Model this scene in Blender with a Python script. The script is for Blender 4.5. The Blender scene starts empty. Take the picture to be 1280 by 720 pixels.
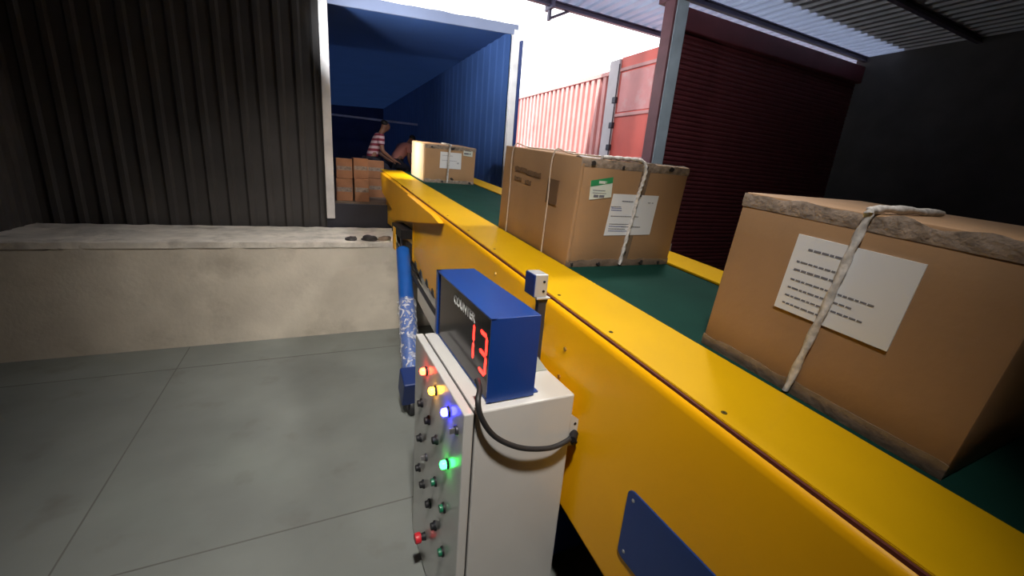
import bpy, bmesh, math, random
from mathutils import Vector, Matrix, Euler, noise
random.seed(7)
SC = bpy.context.scene
COL = SC.collection
PI = math.pi

# ------------------------------------------------------------------ camera, sky, lamps, exposure
H = 2.0
cam_data = bpy.data.cameras.new('camera')
cam_data.sensor_fit = 'HORIZONTAL'
cam_data.sensor_width = 36.0
cam_data.lens = 516.0 / 1280.0 * 36.0
cam_data.clip_start = 0.02
cam_data.clip_end = 400
camera = bpy.data.objects.new('camera', cam_data)
COL.objects.link(camera)
Rr = ((0.9022238912725586, -0.4241228187600234, 0.07817854324592119),
      (-0.04797467515897326, -0.2788524044603303, -0.9591349055633848),
      (0.4285912744800028, 0.8616038365361105, -0.27193445590042886))
right, down, fwd = Vector(Rr[0]), Vector(Rr[1]), Vector(Rr[2])
rot = Matrix((right, -down, -fwd)).transposed()
camera.matrix_world = Matrix.Translation((0, 0, H)) @ rot.to_4x4()
SC.camera = camera

SC.view_settings.view_transform = 'Standard'
SC.view_settings.look = 'None'
SC.view_settings.exposure = 0.0
SC.view_settings.gamma = 1.0
SC.view_settings.use_curve_mapping = False
try:
    SC.cycles.use_denoising = True
    SC.cycles.max_bounces = 8
    SC.cycles.sample_clamp_indirect = 6.0
except Exception:
    pass

world = bpy.data.worlds.new('overcast_sky')
SC.world = world
world.use_nodes = True
wb = world.node_tree.nodes['Background']
wb.inputs['Color'].default_value = (0.96, 0.97, 1.0, 1)
wb.inputs['Strength'].default_value = 2.6


def lamp(name, loc, target, energy, size, color, spread=PI, size_y=None):
    d = bpy.data.lights.new(name, 'AREA')
    d.energy = energy
    d.color = color
    d.shape = 'RECTANGLE'
    d.size = size
    d.size_y = size_y or size
    d.spread = spread
    o = bpy.data.objects.new(name, d)
    o.location = loc
    o.rotation_euler = (Vector(target) - Vector(loc)).to_track_quat('-Z', 'Y').to_euler()
    COL.objects.link(o)
    return o


sun_data = bpy.data.lights.new('sun', 'SUN')
sun_data.energy = 8.0
sun_data.angle = math.radians(2)
sun_data.color = (1.0, 0.97, 0.92)
sun = bpy.data.objects.new('sun', sun_data)
sun.rotation_euler = (Vector((0.62, 0.16, -0.77))).to_track_quat('-Z', 'Y').to_euler()
COL.objects.link(sun)
lamp('ceiling_lamp', (0.0, -0.25, 4.9), (0.55, 1.9, 0.8), 25, 0.25, (1.0, 0.95, 0.88), math.radians(52))
lamp('ceiling_lamp', (3.1, 2.6, 4.9), (0.9, 2.8, 1.0), 31, 0.4, (1.0, 0.96, 0.9), math.radians(90))
lamp('ceiling_lamp', (-0.4, 1.7, 4.9), (0.60, 4.8, 0.6), 20, 0.3, (1.0, 0.93, 0.84), math.radians(60))
lamp('dock_fill_light', (3.3, 3.4, 5.0), (3.6, 6.3, 3.2), 50, 0.3, (0.93, 0.96, 1.0), math.radians(125))  # added fill for the truck header and steel column, no known fixture
lamp('truck_fill_light', (0.42, 6.35, 3.3), (1.25, 8.6, 2.0), 5.5, 0.15, (1.0, 0.88, 0.75), math.radians(90))  # made-up fill so the people and stacked cartons show
lamp('truck_fill_light', (0.45, 5.5, 2.9), (1.4, 5.9, 1.9), 7, 0.12, (1.0, 0.92, 0.78), math.radians(50))  # made-up fill on the left face of the second carton
lamp('truck_mouth_fill_light', (-0.4, 4.95, 3.0), (2.75, 6.6, 4.1), 33, 0.2, (0.90, 0.95, 1.0), math.radians(75))  # added fill that brightens the upper right of the truck interior

# ------------------------------------------------------------------ materials
MATS = {}


def mat(name, color, rough=0.5, metal=0.0, var=0.0, scale=8.0, bump=0.0, bscale=60.0, emis=None, estr=0.0,
        alpha=None, spec=0.5, coat=0.0, dirt=None, dirt_scale=2.0, dirt_amt=0.5):
    if name in MATS:
        return MATS[name]
    m = bpy.data.materials.new(name)
    m.use_nodes = True
    nt = m.node_tree
    b = nt.nodes['Principled BSDF']
    b.inputs['Base Color'].default_value = (*color, 1)
    b.inputs['Roughness'].default_value = rough
    b.inputs['Metallic'].default_value = metal
    b.inputs['Specular IOR Level'].default_value = spec
    b.inputs['Coat Weight'].default_value = coat
    b.inputs['Coat Roughness'].default_value = 0.12
    tc = nt.nodes.new('ShaderNodeTexCoord')
    last = None
    if var > 0 or dirt:
        n = nt.nodes.new('ShaderNodeTexNoise')
        n.inputs['Scale'].default_value = scale
        n.inputs['Detail'].default_value = 6
        nt.links.new(tc.outputs['Object'], n.inputs['Vector'])
        r = nt.nodes.new('ShaderNodeValToRGB')
        r.color_ramp.elements[0].position = 0.3
        r.color_ramp.elements[1].position = 0.7
        r.color_ramp.elements[0].color = (*[max(0, c * (1 - var)) for c in color], 1)
        r.color_ramp.elements[1].color = (*[min(1, c * (1 + var)) for c in color], 1)
        nt.links.new(n.outputs['Fac'], r.inputs['Fac'])
        last = r.outputs['Color']
    if dirt:
        n2 = nt.nodes.new('ShaderNodeTexNoise')
        n2.inputs['Scale'].default_value = dirt_scale
        n2.inputs['Detail'].default_value = 8
        n2.inputs['Roughness'].default_value = 0.65
        nt.links.new(tc.outputs['Object'], n2.inputs['Vector'])
        r2 = nt.nodes.new('ShaderNodeValToRGB')
        r2.color_ramp.elements[0].position = 0.52
        r2.color_ramp.elements[1].position = 0.72
        r2.color_ramp.elements[0].color = (0, 0, 0, 1)
        r2.color_ramp.elements[1].color = (dirt_amt, dirt_amt, dirt_amt, 1)
        nt.links.new(n2.outputs['Fac'], r2.inputs['Fac'])
        mx = nt.nodes.new('ShaderNodeMixRGB')
        nt.links.new(r2.outputs['Color'], mx.inputs['Fac'])
        nt.links.new(last, mx.inputs['Color1'])
        mx.inputs['Color2'].default_value = (*dirt, 1)
        last = mx.outputs['Color']
    if last:
        nt.links.new(last, b.inputs['Base Color'])
    if bump > 0:
        n3 = nt.nodes.new('ShaderNodeTexNoise')
        n3.inputs['Scale'].default_value = bscale
        n3.inputs['Detail'].default_value = 4
        nt.links.new(tc.outputs['Object'], n3.inputs['Vector'])
        bp = nt.nodes.new('ShaderNodeBump')
        bp.inputs['Strength'].default_value = bump
        bp.inputs['Distance'].default_value = 0.01
        nt.links.new(n3.outputs['Fac'], bp.inputs['Height'])
        nt.links.new(bp.outputs['Normal'], b.inputs['Normal'])
    if emis:
        b.inputs['Emission Color'].default_value = (*emis, 1)
        b.inputs['Emission Strength'].default_value = estr
    if alpha is not None:
        b.inputs['Alpha'].default_value = alpha
    MATS[name] = m
    return m


M_YELC = mat('yellow_cover_dimmed', (0.58, 0.33, 0.002), 0.42, 0, 0.05, 3, spec=0.15)  # lemon yellow, darkened below the panel tone to offset strong top light
M_YEL = mat('yellow_paint', (0.86, 0.41, 0.002), 0.36, 0, 0.04, 3, spec=0.3, coat=0.08)
M_YELD = mat('yellow_paint_worn', (0.74, 0.40, 0.01), 0.35, 0, 0.08, 6, coat=0.2)
M_SEAM = mat('dark_red_seam', (0.10, 0.015, 0.008), 0.7)
M_BELT = mat('green_belt', (0.004, 0.032, 0.024), 0.8, 0, 0.12, 5, 0.08, 240, spec=0.12)
M_NAVY = mat('navy_paint', (0.010, 0.028, 0.13), 0.4, 0, 0.1, 4)
M_BLUE = mat('blue_paint', (0.003, 0.034, 0.19), 0.30, 0, 0.04, 6, 0.08, 400, coat=0.2)
M_LEG = mat('strut_blue', (0.010, 0.085, 0.36), 0.4, 0, 0.12, 5)
M_CAB = mat('light_grey_powdercoat', (0.50, 0.49, 0.47), 0.34, 0, 0.03, 5, coat=0.9)
M_BLK = mat('black_plastic', (0.010, 0.010, 0.012), 0.55, spec=0.25)
M_RUB = mat('black_rubber', (0.016, 0.016, 0.018), 0.55)
M_SCREEN = mat('dark_display_window', (0.012, 0.006, 0.010), 0.14, spec=0.22)
M_STEEL = mat('bright_steel', (0.62, 0.62, 0.64), 0.3, 0.9)
M_DSTEEL = mat('dark_steel', (0.06, 0.06, 0.075), 0.45, 0.6)
M_SILV = mat('silver_sensor', (0.60, 0.61, 0.63), 0.38, 0.6)
M_CARD = mat('cardboard', (0.35, 0.205, 0.105), 0.65, 0, 0.07, 4, 0.08, 40)
M_CARD2 = mat('cardboard_pale', (0.42, 0.25, 0.13), 0.6, 0, 0.07, 4, 0.08, 40)
M_TAPE = mat('packing_tape', (0.19, 0.135, 0.10), 0.22, 0, 0.25, 18, 0.5, 30, coat=0.4)
M_TAPEW = mat('clear_tape_crease', (0.33, 0.26, 0.21), 0.22, 0, 0.35, 30, 0.7, 45, coat=0.5)
M_SCUFF = mat('dark_tape_scuff', (0.035, 0.03, 0.03), 0.5)
M_STRAP = mat('white_strap', (0.52, 0.42, 0.34), 0.35)
M_PAPER = mat('white_paper', (0.74, 0.75, 0.78), 0.55)
M_INK = mat('grey_ink', (0.16, 0.16, 0.19), 0.7)
M_INKB = mat('blue_ink', (0.14, 0.16, 0.34), 0.7)
M_PRINT = mat('brown_print', (0.10, 0.055, 0.035), 0.7)
M_GREEN = mat('green_sticker', (0.03, 0.27, 0.10), 0.5)
M_PALEG = mat('pale_green_sticker', (0.66, 0.70, 0.63), 0.5)
M_CONC = mat('concrete_wall', (0.62, 0.56, 0.47), 0.85, 0, 0.13, 2.2, 0.25, 25, dirt=(0.22, 0.18, 0.14), dirt_scale=1.6, dirt_amt=0.45)
M_CONCT = mat('concrete_edge', (0.68, 0.63, 0.56), 0.85, 0, 0.2, 5, 0.3, 25, dirt=(0.12, 0.10, 0.08), dirt_scale=3.0, dirt_amt=0.6)
M_TRUCKIN = mat('navy_container_lining', (0.06, 0.09, 0.20), 0.6, 0, 0.25, 1.3)
M_TRUCKF = mat('truck_floor_ply', (0.22, 0.16, 0.11), 0.7, 0, 0.2, 3)
M_TRUCKFR = mat('grey_blue_frame', (0.46, 0.50, 0.66), 0.6, 0, 0.3, 3)
M_TRUCKPOST = mat('weathered_post', (0.78, 0.74, 0.72), 0.7, 0, 0.2, 4, dirt=(0.3, 0.2, 0.15), dirt_scale=4, dirt_amt=0.22)
M_REDC = mat('glare_washed_red', (0.74, 0.36, 0.33), 0.6, 0, 0.12, 2, dirt=(0.85, 0.70, 0.68), dirt_scale=0.6, dirt_amt=0.7)  # pale red and whitish blotches paint in outdoor glare and haze
M_REDDOOR = mat('red_container_door', (0.82, 0.15, 0.11), 0.5, 0, 0.10, 1.5)
M_REDPALE = mat('faded_door_panel', (0.78, 0.30, 0.28), 0.5, 0, 0.18, 1.3, dirt=(0.80, 0.66, 0.64), dirt_scale=1.1, dirt_amt=0.85)
M_CONTPOST = mat('pale_corner_post', (0.66, 0.60, 0.60), 0.6, 0, 0.1, 3)
M_MAROON = mat('maroon_shutter', (0.13, 0.026, 0.030), 0.55, 0, 0.15, 4)
M_COLR = mat('maroon_flange', (0.14, 0.055, 0.060), 0.6, 0, 0.2, 3)
M_COLG = mat('grey_green_flange', (0.36, 0.42, 0.46), 0.5, 0, 0.15, 3)
M_ROOF = mat('galvanised_roof_sheet', (0.50, 0.52, 0.55), 0.5, 0.2, 0.1, 3)
M_PURLIN = mat('purple_grey_steel', (0.14, 0.12, 0.17), 0.55, 0.2, 0.1, 3)
M_CLAD = mat('dark_cladding', (0.055, 0.050, 0.048), 0.75, 0, 0.2, 2)
M_FILM = None


def floor_material():
    m = bpy.data.materials.new('concrete_floor')
    m.use_nodes = True
    nt = m.node_tree
    b = nt.nodes['Principled BSDF']
    tc = nt.nodes.new('ShaderNodeTexCoord')
    n = nt.nodes.new('ShaderNodeTexNoise'); n.inputs['Scale'].default_value = 1.4; n.inputs['Detail'].default_value = 8
    r = nt.nodes.new('ShaderNodeValToRGB')
    r.color_ramp.elements[0].position = 0.3; r.color_ramp.elements[0].color = (0.145, 0.155, 0.145, 1)
    r.color_ramp.elements[1].position = 0.7; r.color_ramp.elements[1].color = (0.20, 0.215, 0.20, 1)
    nt.links.new(tc.outputs['Object'], n.inputs['Vector']); nt.links.new(n.outputs['Fac'], r.inputs['Fac'])
    # stains
    n2 = nt.nodes.new('ShaderNodeTexNoise'); n2.inputs['Scale'].default_value = 3.1; n2.inputs['Detail'].default_value = 5
    nt.links.new(tc.outputs['Object'], n2.inputs['Vector'])
    r2 = nt.nodes.new('ShaderNodeValToRGB')
    r2.color_ramp.elements[0].position = 0.60; r2.color_ramp.elements[0].color = (0, 0, 0, 1)
    r2.color_ramp.elements[1].position = 0.75; r2.color_ramp.elements[1].color = (0.5, 0.5, 0.5, 1)
    nt.links.new(n2.outputs['Fac'], r2.inputs['Fac'])
    mx = nt.nodes.new('ShaderNodeMixRGB'); mx.inputs['Color2'].default_value = (0.11, 0.10, 0.085, 1)
    nt.links.new(r2.outputs['Color'], mx.inputs['Fac']); nt.links.new(r.outputs['Color'], mx.inputs['Color1'])
    nt.links.new(mx.outputs['Color'], b.inputs['Base Color'])
    b.inputs['Roughness'].default_value = 0.6
    bp = nt.nodes.new('ShaderNodeBump'); bp.inputs['Strength'].default_value = 0.1
    n3 = nt.nodes.new('ShaderNodeTexNoise'); n3.inputs['Scale'].default_value = 40
    nt.links.new(tc.outputs['Object'], n3.inputs['Vector']); nt.links.new(n3.outputs['Fac'], bp.inputs['Height'])
    nt.links.new(bp.outputs['Normal'], b.inputs['Normal'])
    return m


def film_material():
    m = bpy.data.materials.new('stretch_film')
    m.use_nodes = True
    nt = m.node_tree
    for n in list(nt.nodes):
        if n.type != 'OUTPUT_MATERIAL':
            nt.nodes.remove(n)
    out = [n for n in nt.nodes if n.type == 'OUTPUT_MATERIAL'][0]
    tr = nt.nodes.new('ShaderNodeBsdfTransparent'); tr.inputs['Color'].default_value = (0.93, 0.94, 0.97, 1)
    gl = nt.nodes.new('ShaderNodeBsdfPrincipled')
    gl.inputs['Base Color'].default_value = (0.75, 0.77, 0.82, 1); gl.inputs['Roughness'].default_value = 0.16
    tc = nt.nodes.new('ShaderNodeTexCoord')
    n = nt.nodes.new('ShaderNodeTexNoise'); n.inputs['Scale'].default_value = 14; n.inputs['Detail'].default_value = 6
    n.inputs['Distortion'].default_value = 1.6
    nt.links.new(tc.outputs['Object'], n.inputs['Vector'])
    r = nt.nodes.new('ShaderNodeValToRGB')
    r.color_ramp.elements[0].position = 0.50; r.color_ramp.elements[0].color = (0.10, 0.10, 0.10, 1)
    r.color_ramp.elements[1].position = 0.66; r.color_ramp.elements[1].color = (0.72, 0.72, 0.72, 1)
    nt.links.new(n.outputs['Fac'], r.inputs['Fac'])
    mix = nt.nodes.new('ShaderNodeMixShader')
    nt.links.new(r.outputs['Color'], mix.inputs['Fac'])
    nt.links.new(tr.outputs[0], mix.inputs[1]); nt.links.new(gl.outputs[0], mix.inputs[2])
    nt.links.new(mix.outputs[0], out.inputs['Surface'])
    return m


def translucent(name, color, tcolor, mixf):
    m = mat(name, color, 0.6, 0, 0.12, 1.5)
    nt = m.node_tree
    out = [n for n in nt.nodes if n.type == 'OUTPUT_MATERIAL'][0]
    b = nt.nodes['Principled BSDF']
    t = nt.nodes.new('ShaderNodeBsdfTranslucent')
    t.inputs['Color'].default_value = (*tcolor, 1)
    x = nt.nodes.new('ShaderNodeMixShader')
    x.inputs['Fac'].default_value = mixf
    nt.links.new(b.outputs[0], x.inputs[1])
    nt.links.new(t.outputs[0], x.inputs[2])
    nt.links.new(x.outputs[0], out.inputs['Surface'])
    return m


M_TARP = translucent('haze_navy_tarpaulin', (0.08, 0.17, 0.46), (0.07, 0.11, 0.19), 0.5)  # navy sheet; its translucency and brighter blue mimic lens haze
M_EDGE = translucent('haze_blue_header', (0.20, 0.23, 0.34), (0.55, 0.62, 0.85), 0.12)  # blue tint and translucency stand in for haze over the header
M_SKYL = translucent('pale_roof_sheet', (0.62, 0.65, 0.72), (0.55, 0.60, 0.72), 0.35)
M_FLOOR = floor_material()
M_FILM = film_material()


def glow(name, color, strength):
    return mat(name, color, 0.3, emis=color, estr=strength)


# ------------------------------------------------------------------ mesh helpers
def add_box(bm, lo, hi, bevel=0.0, seg=2, M=None):
    r = bmesh.ops.create_cube(bm, size=1.0)
    vs = r['verts']
    c = [(lo[i] + hi[i]) / 2 for i in range(3)]
    s = [abs(hi[i] - lo[i]) for i in range(3)]
    for v in vs:
        v.co = Vector((c[0] + v.co.x * s[0], c[1] + v.co.y * s[1], c[2] + v.co.z * s[2]))
    if bevel > 0:
        es = list({e for v in vs for e in v.link_edges})
        g = bmesh.ops.bevel(bm, geom=es, offset=bevel, segments=seg, affect='EDGES', profile=0.5)
        vs = list({v for f in g['faces'] for v in f.verts} | {v for v in vs if v.is_valid})
    if M is not None:
        for v in vs:
            v.co = M @ v.co
    return vs


def add_cyl(bm, p0, p1, r0, r1=None, seg=20, bevel=0.0):
    p0, p1 = Vector(p0), Vector(p1)
    r1 = r0 if r1 is None else r1
    d = p1 - p0
    q = d.to_track_quat('Z', 'Y').to_matrix()
    rings = []
    prof = [(0, r0), (1, r1)]
    if bevel > 0:
        L = d.length
        prof = [(0, r0 - bevel), (bevel / L * 0.3, r0 - bevel * 0.3), (bevel / L, r0), (1 - bevel / L, r1),
                (1 - bevel / L * 0.3, r1 - bevel * 0.3), (1, r1 - bevel)]
    for t, r in prof:
        rings.append([bm.verts.new(p0 + d * t + q @ Vector((r * math.cos(2 * PI * k / seg), r * math.sin(2 * PI * k / seg), 0)))
                      for k in range(seg)])
    for a, b in zip(rings, rings[1:]):
        for k in range(seg):
            bm.faces.new((a[k], a[(k + 1) % seg], b[(k + 1) % seg], b[k]))
    bm.faces.new(list(reversed(rings[0])))
    bm.faces.new(rings[-1])
    return [v for r in rings for v in r]


def smooth_path(pts, n=8):
    P = [Vector(p) for p in pts]
    P = [P[0] * 2 - P[1]] + P + [P[-1] * 2 - P[-2]]
    out = []
    for i in range(1, len(P) - 2):
        for k in range(n):
            t = k / n
            a, b, c, d = P[i - 1], P[i], P[i + 1], P[i + 2]
            out.append(0.5 * ((2 * b) + (c - a) * t + (2 * a - 5 * b + 4 * c - d) * t * t + (3 * b - a - 3 * c + d) * t ** 3))
    out.append(P[-2])
    return out


def add_tube(bm, pts, r, seg=10, n=8, twist=0.0, lobes=0.0):
    path = smooth_path(pts, n)
    rings = []
    up = Vector((0.13, 0.2, 1)).normalized()
    for i, p in enumerate(path):
        t = (path[min(i + 1, len(path) - 1)] - path[max(i - 1, 0)]).normalized()
        s = t.cross(up)
        if s.length < 1e-3:
            s = t.cross(Vector((1, 0, 0)))
        s.normalize()
        u = s.cross(t).normalized()
        ring = []
        for k in range(seg):
            a = 2 * PI * k / seg
            rr = (r[i] if isinstance(r, list) else r) * (1 + lobes * math.cos(2 * (a + twist * i)))
            ring.append(bm.verts.new(p + (s * math.cos(a) + u * math.sin(a)) * rr))
        rings.append(ring)
    for a, b in zip(rings, rings[1:]):
        for k in range(seg):
            bm.faces.new((a[k], a[(k + 1) % seg], b[(k + 1) % seg], b[k]))
    bm.faces.new(list(reversed(rings[0])))
    bm.faces.new(rings[-1])


def add_loft(bm, rings, closed=True):
    R = [[bm.verts.new(p) for p in ring] for ring in rings]
    n = len(R[0])
    for a, b in zip(R, R[1:]):
        for k in range(n if closed else n - 1):
            bm.faces.new((a[k], a[(k + 1) % n], b[(k + 1) % n], b[k]))
    if closed:
        bm.faces.new(list(reversed(R[0])))
        bm.faces.new(R[-1])


def add_prism(bm, poly, axis, a0, a1):
    """poly in the two remaining axes, extruded along axis from a0 to a1"""
    def p(q, a):
        v = list(q)
        v.insert(axis, a)
        return Vector(v)
    add_loft(bm, [[p(q, a0) for q in poly], [p(q, a1) for q in poly]])


def obj(name, bm, m, parent=None, smooth=None):
    bmesh.ops.recalc_face_normals(bm, faces=bm.faces[:])
    me = bpy.data.meshes.new(name)
    bm.to_mesh(me)
    bm.free()
    if isinstance(m, (list, tuple)):
        for x in m:
            me.materials.append(x)
    else:
        me.materials.append(m)
    o = bpy.data.objects.new(name, me)
    COL.objects.link(o)
    if parent is not None:
        o.parent = parent
    if smooth is not None:
        for p in me.polygons:
            p.use_smooth = True
        try:
            me.set_sharp_from_angle(angle=math.radians(smooth))
        except Exception:
            pass
    return o


def tag(o, label, cat, group=None):
    o['label'] = label
    o['category'] = cat
    if group:
        o['group'] = group
    return o


def thing(name, label, cat, loc=(0, 0, 0), rot=(0, 0, 0), group=None):
    o = bpy.data.objects.new(name, None)
    o.empty_display_size = 0.05
    COL.objects.link(o)
    o.location = loc
    o.rotation_euler = rot
    return tag(o, label, cat, group)


def struct(name, bm, m):
    o = obj(name, bm, m)
    o['kind'] = 'structure'
    return o


def B(*boxes, bevel=0.0, seg=2):
    bm = bmesh.new()
    for lo, hi in boxes:
        add_box(bm, lo, hi, bevel, seg)
    return bm


def text_mesh(name, body, size, m, parent, M, depth=0.0006, align='LEFT', sx=1.0, bold=0.0):
    c = bpy.data.curves.new(name, 'FONT')
    c.body = body
    c.size = size
    c.extrude = depth
    c.offset = bold
    c.align_x = align
    o = bpy.data.objects.new(name + '_curve', c)
    COL.objects.link(o)
    dg = bpy.context.evaluated_depsgraph_get()
    me = bpy.data.meshes.new_from_object(o.evaluated_get(dg))
    bpy.data.objects.remove(o)
    bpy.data.curves.remove(c)
    me.transform(Matrix.Diagonal((sx, 1, 1, 1)))
    me.transform(M)
    me.materials.clear()
    me.materials.append(m)
    t = bpy.data.objects.new(name, me)
    COL.objects.link(t)
    t.parent = parent
    return t


# ------------------------------------------------------------------ the setting
bm = B(((-12, -9, -0.12), (40, 60, 0.0)))
floor = struct('floor', bm, M_FLOOR)

# saw-cut joints in the floor slab
jb = bmesh.new()
for y in (-0.8, 2.12, 4.4):
    add_box(jb, (-2.6, y - 0.004, -0.01), (5.4, y + 0.004, 0.0015))
for x in (-1.2,):
    add_box(jb, (x - 0.004, -5, -0.01), (x + 0.004, 4.9, 0.0015))
o = struct('trim_1', jb, mat('floor_joint', (0.12, 0.12, 0.11), 0.9))

# dock wall with a platform behind it, under the truck sill
bm = bmesh.new()
add_box(bm, (-2.6, 4.92, 0.0), (5.3, 5.99, 1.06), 0.0)
struct('wall_front', bm, M_CONC)
bm = bmesh.new()
random.seed(3)
# chipped concrete nosing along the top of the dock wall
ring = []
xs = [-2.6 + 0.06 * i for i in range(132)]
for x in xs:
    h = 1.088 + 0.008 * noise.noise((x * 7, 0, 0))
    d = 4.91 + 0.02 * max(0, noise.noise((x * 5, 3, 0)))
    ring.append([(x, d, 1.06 - 0.03), (x, d, h), (x, 5.99, h + 0.004), (x, 5.99, 1.06 - 0.03)])
add_loft(bm, ring)
struct('trim_2', bm, M_CONCT)

# cladding left of the truck opening, and the left warehouse wall
bm = bmesh.new()
prof = []
x = -2.62
while x < 0.16:
    prof += [(x, 6.12), (x + 0.10, 6.12), (x + 0.125, 6.09), (x + 0.175, 6.09)]
    x += 0.20
prof += [(0.20, 6.12), (0.20, 6.2), (-2.62, 6.2)]
add_prism(bm, prof, 2, 0.0, 5.2)
struct('wall_back', bm, M_CLAD)
bm = bmesh.new()
prof = []
y = -8.0
while y < 6.1:
    prof += [(-2.62, y), (-2.62, y + 0.10), (-2.59, y + 0.125), (-2.59, y + 0.175)]
    y += 0.20
prof += [(-2.62, 6.2), (-2.75, 6.2), (-2.75, -8.0)]
add_prism(bm, prof, 2, 0.0, 5.2)
struct('wall_left', bm, M_CLAD)
struct('wall_rear', B(((-2.75, -8.2, 0), (12, -8.0, 5.2))), M_CLAD)

# roof: trapezoidal sheet running along y, seen from below at the eave
bm = bmesh.new()
prof = []
x = -2.8
while x < 13:
    prof += [(x, 5.24), (x + 0.17, 5.24), (x + 0.19, 5.20), (x + 0.23, 5.20)]
    x += 0.25
top = [(x, 5.246), (-2.8, 5.246)]
add_prism_poly = prof + top
for ya, yb, mm in ((-8.2, 5.6, M_ROOF), (5.6, 8.2, M_SKYL)):
    bm = bmesh.new()
    add_loft(bm, [[Vector((p[0], ya, p[1])) for p in add_prism_poly], [Vector((p[0], yb, p[1])) for p in add_prism_poly]])
    struct('ceiling', bm, mm)
struct('wall_right', B(((11.9, -8.0, 0), (12.05, 6.5, 5.2))), M_CLAD)  # added side wall, shuts out sky light to darken the right
k = 3
for yy in (8.02, 6.3, 4.4, 2.4, 0.4, -1.6, -3.6):
    bm = bmesh.new()
    add_box(bm, (-2.8, yy - 0.04, 5.09), (13, yy + 0.04, 5.105))
    add_box(bm, (-2.8, yy - 0.006, 5.105), (13, yy + 0.006, 5.18))
    add_box(bm, (-2.8, yy - 0.04, 5.18), (13, yy + 0.04, 5.20))
    struct('trim_%d' % k, bm, M_PURLIN)
    k += 1
# rafter with knee brace meeting the eave purlin (seen as small purple bracket)
bm = bmesh.new()
add_box(bm, (4.30, 7.9, 5.04), (4.36, 8.2, 5.18), 0.004)
add_cyl(bm, (4.35, 8.05, 4.9), (4.85, 8.05, 5.15), 0.025, seg=8)
add_box(bm, (4.31, 8.02, 4.86), (4.36, 8.10, 5.06), 0.004)
struct('trim_%d' % k, bm, M_PURLIN)
k += 1
bm = bmesh.new()
add_box(bm, (5.72, 4.2, 5.03), (6.0, 6.6, 5.18), 0.004)
struct('trim_%d' % k, bm, M_COLR)

# steel column at the dock edge
col = thing('steel_column', 'maroon and grey-green steel column at the dock edge beside the red container door', 'column', (5.86, 6.3, 0))
bm = B(((-0.15, -0.12, 0), (-0.10, 0.12, 5.02)), bevel=0.004)
obj('flange', bm, M_COLR, col)['label'] = 'maroon flange'
bm = B(((-0.098, -0.13, 0), (0.16, -0.10, 5.02)), ((0.06, -0.10, 0), (0.09, 0.10, 5.02)), ((-0.098, 0.10, 0), (0.16, 0.13, 5.02)), bevel=0.003)
obj('web', bm, M_COLG, col)['label'] = 'grey-green web'
bm = B(((-0.22, -0.2, 0), (0.24, 0.2, 0.02)), bevel=0.003)
obj('base_plate', bm, M_COLG, col)

# ribbed roller shutter right of the column
sh = thing('roller_shutter', 'dark maroon roller shutter with narrow horizontal slats right of the steel column', 'shutter', (6.05, 6.42, 0))
bm = bmesh.new()
prof = []
z = 0.06
while z < 4.6:
    prof += [(0.0, z), (-0.022, z + 0.02), (-0.022, z + 0.055), (0.0, z + 0.075)]
    z += 0.085
prof += [(0.03, z), (0.03, 0.06)]
add_loft(bm, [[Vector((0.02, p[0], p[1])) for p in prof], [Vector((6.0, p[0], p[1])) for p in prof]])
obj('curtain', bm, M_MAROON, sh)
obj('guide_rail', B(((0.0, -0.06, 0), (0.05, 0.06, 4.7)), bevel=0.004), M_COLG, sh)
obj('hood', B(((0.0, -0.14, 4.64), (6.0, 0.16, 5.0)), bevel=0.02), M_MAROON, sh)
obj('bottom_bar', B(((0.02, -0.03, 0.0), (6.0, 0.03, 0.07)), bevel=0.005), M_COLG, sh)

# ------------------------------------------------------------------ red shipping container in the yard
ct = thing('shipping_container', 'glare-washed red corrugated shipping container with its door swung open in the bright yard', 'container', (6.0, 7.95, 0))
bm = bmesh.new()
prof = []
y = 0.08
while y < 11.8:
    prof += [(0.0, y), (0.0, y + 0.11), (0.09, y + 0.12), (0.09, y + 0.21)]
    y += 0.22
prof += [(0.10, y), (0.10, 0.08)]
add_loft(bm, [[Vector((p[0], p[1], 1.62)) for p in prof], [Vector((p[0], p[1], 4.16)) for p in prof]])
obj('side_wall', bm, M_REDC, ct)
bm = B(((-0.02, 0, 4.16), (0.12, 12, 4.24)), ((-0.02, 0, 1.5), (0.12, 12, 1.62)), bevel=0.005)
obj('rail', bm, M_REDC, ct)
obj('roof', B(((0.1, 0.0, 4.18), (2.4, 12, 4.24)), bevel=0.005), M_REDC, ct)
obj('container_floor', B(((0.1, 0.0, 1.5), (2.4, 12, 1.62)), bevel=0.005), M_REDDOOR, ct)
obj('far_wall', B(((2.32, 0, 1.62), (2.4, 12, 4.18))), M_REDDOOR, ct)
obj('end_wall', B(((0.1, 11.9, 1.62), (2.32, 12, 4.18))), M_REDDOOR, ct)
obj('corner_post', B(((-0.10, -0.24, 1.5), (0.14, 0.09, 4.40)), bevel=0.012), M_CONTPOST, ct)['label'] = 'pale weathered corner post'
obj('corner_post', B(((2.28, -0.06, 1.5), (2.42, 0.09, 4.36)), bevel=0.01), M_REDDOOR, ct)
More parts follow.
